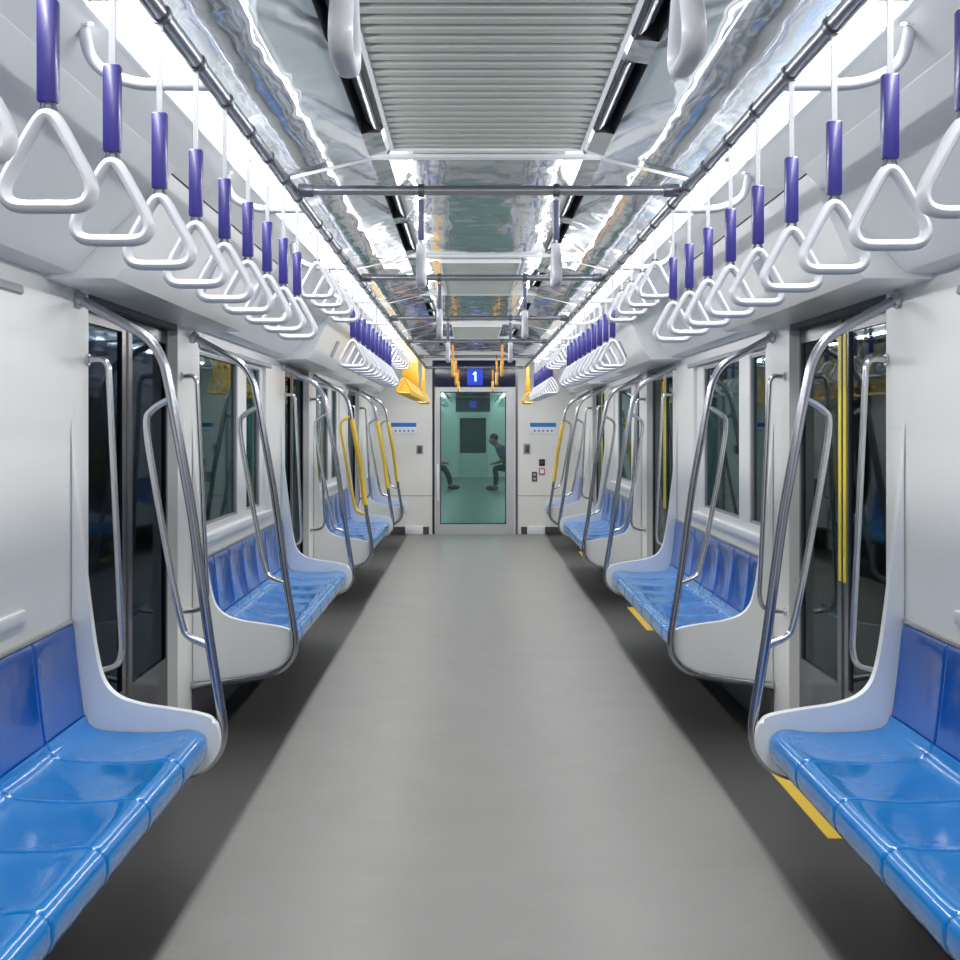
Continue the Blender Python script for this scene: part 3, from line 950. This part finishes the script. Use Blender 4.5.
struct('ceiling', bm, M['ceil'], 'glossy ceiling of the next carriage', 'ceiling')
bm = B(); wall_with_hole(bm, -1.42, 1.42, 0, 2.4, -0.44, 0.44, 1.80, YN1, YN1 + 0.08)
struct('wall_next_car_far', bm, M['endwall'], 'far end wall of the next carriage', 'wall', False)
t = thing('door_10', 'dark windowed door at the far end of the next carriage', 'door', (0, YN1, 0), None, 'structure')
bm = B()
box(bm, -0.44, 0.44, 0.02, 0.06, 0, 0.70)
for q in ((-.44, -.38, .70, 1.8), (.38, .44, .70, 1.8), (-.38, .38, 1.72, 1.8)): box(bm, q[0], q[1], .02, .06, q[2], q[3])
obj('door_leaf', bm, M['doorframe'], t)
bm = B(); box(bm, -0.38, 0.38, 0.035, 0.042, 0.70, 1.72); obj('door_glass', bm, M['doorglass'], t)
bm = B(); box(bm, -1.4, 1.4, YN1 + 0.6, YN1 + 0.7, 0, 2.4)
struct('wall_beyond', bm, M['tunnel'], 'dim space beyond the far door of the next carriage', 'wall')
t = thing('destination_header', 'navy panel with small display at the far end of the next carriage', 'display panel', (0, YN1, 2.12))
bm = B(); box(bm, -0.50, 0.50, -0.03, 0.0, -0.22, 0.20); obj('panel', bm, M['navy'], t)
bm = B(); box(bm, -0.10, 0.10, -0.038, -0.03, -0.10, 0.10); obj('screen', bm, M['disp'], t)
for s in (-1, 1):
    for i in range(6):
        put_strap('short', (s * XR, 25.0 + i * 0.8, ZR), 'white strap handle hanging over the %s side of the next carriage, behind the glass' % SIDE[s],
                  'straps in the next carriage, %s side' % SIDE[s])
    bench(s, 28.75, 5, 'blue bench on the %s side of the next carriage, behind the end glass' % SIDE[s])

# ------------------------------------------------------------------ two seated passengers in the next carriage
def skin(name, nodes, edges, m, parent, sub=2, root=0):
    me = bpy.data.meshes.new(name)
    me.from_pydata([n[0] for n in nodes], edges, [])
    me.materials.append(m)
    o = bpy.data.objects.new(name, me); COL.objects.link(o)
    if parent: o.parent = parent
    md = o.modifiers.new('skin', 'SKIN'); md.use_smooth_shade = True
    if not me.skin_vertices: 
        me.attributes.new  # layer is created with the modifier below
    return o, md

def skin_obj(name, nodes, edges, m, parent, root=0, sub=2):
    bm = bmesh.new()
    lay = bm.verts.layers.skin.verify()
    vs = []
    for i, (p, r) in enumerate(nodes):
        v = bm.verts.new(p); v[lay].radius = (r, r) if not isinstance(r, tuple) else r
        v[lay].use_root = (i == root); vs.append(v)
    for a, b in edges: bm.edges.new((vs[a], vs[b]))
    me = bpy.data.meshes.new(name); bm.to_mesh(me); bm.free()
    me.materials.append(m)
    o = bpy.data.objects.new(name, me); COL.objects.link(o); o.parent = parent
    md = o.modifiers.new('Skin', 'SKIN'); md.use_smooth_shade = True
    sd = o.modifiers.new('Subdivision', 'SUBSURF'); sd.levels = sub; sd.render_levels = sub
    return o

M['skin1'] = mat('brown_skin', (150, 104, 80), 0.5)
M['shirt1'] = mat('blue_grey_shirt', (70, 92, 108), 0.8)
M['shirt2'] = mat('white_shirt', (196, 202, 204), 0.8)
M['trouser'] = mat('dark_trousers', (40, 44, 54), 0.8)
M['shoe'] = mat('dark_shoes', (32, 30, 32), 0.5)
M['hair'] = mat('black_hair', (20, 18, 18), 0.5)

def seated_person(sx, y, lean, shirt, label, foot_x, base_x=1.15):
    """seated on a side bench, facing the aisle (-sx), leaning forward by lean metres, forearms on the thighs. Local +x = towards the aisle"""
    t = thing('person', label, 'person', (sx * base_x, y, 0))
    f = -sx
    def L(x, yy, z): return (f * x, yy, z)
    hip = (0.0, 0, 0.52); chest = (lean * .78, 0, 0.92); neck = (lean * .98, 0, 1.035); head = (lean * 1.10 + .04, 0, 1.12)
    knee_x = 0.47
    nodes = [(L(*hip), 0.12), (L(lean * .38, 0, .70), 0.15), (L(*chest), 0.165), (L(*neck), 0.075), (L(lean * 1.06, 0, 1.07), 0.07), (L(*head), 0.112), (L(head[0] + .012, 0, head[2] + .10), 0.105)]
    edges = [(0, 1), (1, 2), (2, 3), (3, 4), (4, 5), (5, 6)]
    sh = []; tr = []
    for s in (-1, 1):
        b = len(nodes)
        nodes += [(L(.16, s * .10, .51), .085), (L(knee_x, s * .13, .51), .062), (L(foot_x - .07, s * .14, .27), .05), (L(foot_x - .04, s * .14, .085), .036), (L(foot_x + .10, s * .15, .045), .034)]
        edges += [(0, b), (b, b + 1), (b + 1, b + 2), (b + 2, b + 3), (b + 3, b + 4)]
        a = len(nodes)
        sx_, ex, wx = chest[0] + .01, lean * .62 + .02, knee_x - .02
        nodes += [(L(chest[0], s * .17, .94), .062), (L(ex, s * .23, .68), .042), (L(wx, s * .10, .62), .028), (L(wx + .06, s * .06, .61), .03)]
        edges += [(2, a), (a, a + 1), (a + 1, a + 2), (a + 2, a + 3)]
        for q, (dy, ln) in enumerate(((-.03, .06), (-.01, .075), (.01, .08), (.03, .07))):
            c = len(nodes)
            nodes += [(L(wx + .06 + ln * .6, s * (.06) + dy, .60), .0095), (L(wx + .06 + ln, s * .06 + dy, .575), .0085)]
            edges += [(a + 3, c), (c, c + 1)]
        c = len(nodes)
        nodes += [(L(wx + .07, s * .02, .635), .011), (L(wx + .105, s * .005, .63), .0095)]
        edges += [(a + 3, c), (c, c + 1)]
    skin_obj('body', nodes, edges, M['skin1'], t)
    # clothes, slightly fuller than the body
    n2 = [(nodes[0][0], .20), (nodes[1][0], .172), (nodes[2][0], .19), (L(lean * .95, 0, 1.005), .095)]
    e2 = [(0, 1), (1, 2), (2, 3)]
    for s in (-1, 1):
        c = len(n2); n2 += [(L(chest[0], s * .18, .95), .088), (L(lean * .62 + .02, s * .228, .70), .066)]
        e2 += [(2, c), (c, c + 1)]
    skin_obj('shirt', n2, e2, shirt, t)
    n3 = [(L(0, 0, .52), .17)]; e3 = []
    for s in (-1, 1):
        c = len(n3)
        n3 += [(L(.16, s * .10, .51), .10), (L(knee_x, s * .13, .51), .076), (L(foot_x - .07, s * .14, .27), .065), (L(foot_x - .045, s * .14, .10), .055)]
        e3 += [(0, c), (c, c + 1), (c + 1, c + 2), (c + 2, c + 3)]
    skin_obj('trousers', n3, e3, M['trouser'], t)
    for s in (-1, 1):
        bm = B()
        ball(bm, L(foot_x + .03, s * .145, .05), .145, .052, .05)
        obj('shoe', bm, M['shoe'], t)
    bm = B(); ball(bm, L(head[0] - .02, 0, head[2] + .095), .102, .098, .095)
    obj('hair', bm, M['hair'], t)
    bm = B(); ball(bm, L(head[0] + .088, 0, head[2] + .03), .022, .013, .02)
    obj('nose', bm, M['skin1'], t)
    for s in (-1, 1):
        bm = B(); ball(bm, L(head[0] + .078, s * .034, head[2] + .055), .01, .014, .008, 8, 6)
        obj('eye', bm, M['hair'], t)
        bm = B(); ball(bm, L(head[0] - .005, s * .084, head[2] + .035), .022, .012, .032, 8, 6)
        obj('ear', bm, M['skin1'], t)
    bm = B(); ball(bm, L(head[0] + .078, 0, head[2] - .015), .008, .024, .007, 8, 6)
    obj('mouth', bm, M['red'], t)
seated_person(1, 30.0, 0.42, M['shirt1'], 'dark-haired person in blue-grey shirt leaning forward, seated behind the end glass, right', 0.50, 0.96)
seated_person(-1, 30.4, 0.10, M['shirt2'], 'person in pale shirt with outstretched dark shoes behind the end glass, left', 0.66)

# ------------------------------------------------------------------ outside the windows
for s in (-1, 1):
    bm = B(); box(bm, s * 2.5, s * 2.6, -4, 40, -1.2, 3.6)
    struct('wall_tunnel_' + SIDE[s], bm, M['tunnel'], 'dim station tunnel wall outside the %s windows' % SIDE[s], 'wall')
    bm = B(); box(bm, s * 1.46, s * 2.5, -4, 40, -0.16, -0.06)
    struct('floor_platform_' + SIDE[s], bm, M['kick'], 'dark platform edge outside the %s doors' % SIDE[s], 'platform')

# ------------------------------------------------------------------ world, camera, colour
w = bpy.data.worlds.new('world'); SC.world = w; w.use_nodes = True
bg = w.node_tree.nodes['Background']
bg.inputs['Color'].default_value = lin(150, 190, 196); bg.inputs['Strength'].default_value = 0.10

cam = bpy.data.cameras.new('camera'); co = bpy.data.objects.new('camera', cam); COL.objects.link(co)
co.location = (CAMX, 0, CAMZ); co.rotation_euler = (PI / 2, 0, 0)
cam.sensor_width = 36.0; cam.sensor_fit = 'HORIZONTAL'
cam.lens = 1300 / 960 * 36.0
cam.shift_x = 9 / 960; cam.shift_y = -52 / 960
cam.clip_start = 0.05; cam.clip_end = 200
SC.camera = co
SC.view_settings.view_transform = 'Standard'
SC.view_settings.look = 'None'
SC.view_settings.exposure = 0.06
SC.cycles.use_denoising = True
SC.cycles.max_bounces = 10
SC.cycles.diffuse_bounces = 5
SC.cycles.glossy_bounces = 5
SC.cycles.transparent_max_bounces = 12
SC.cycles.sample_clamp_indirect = 6.0
SC.cycles.caustics_reflective = False
SC.cycles.caustics_refractive = False
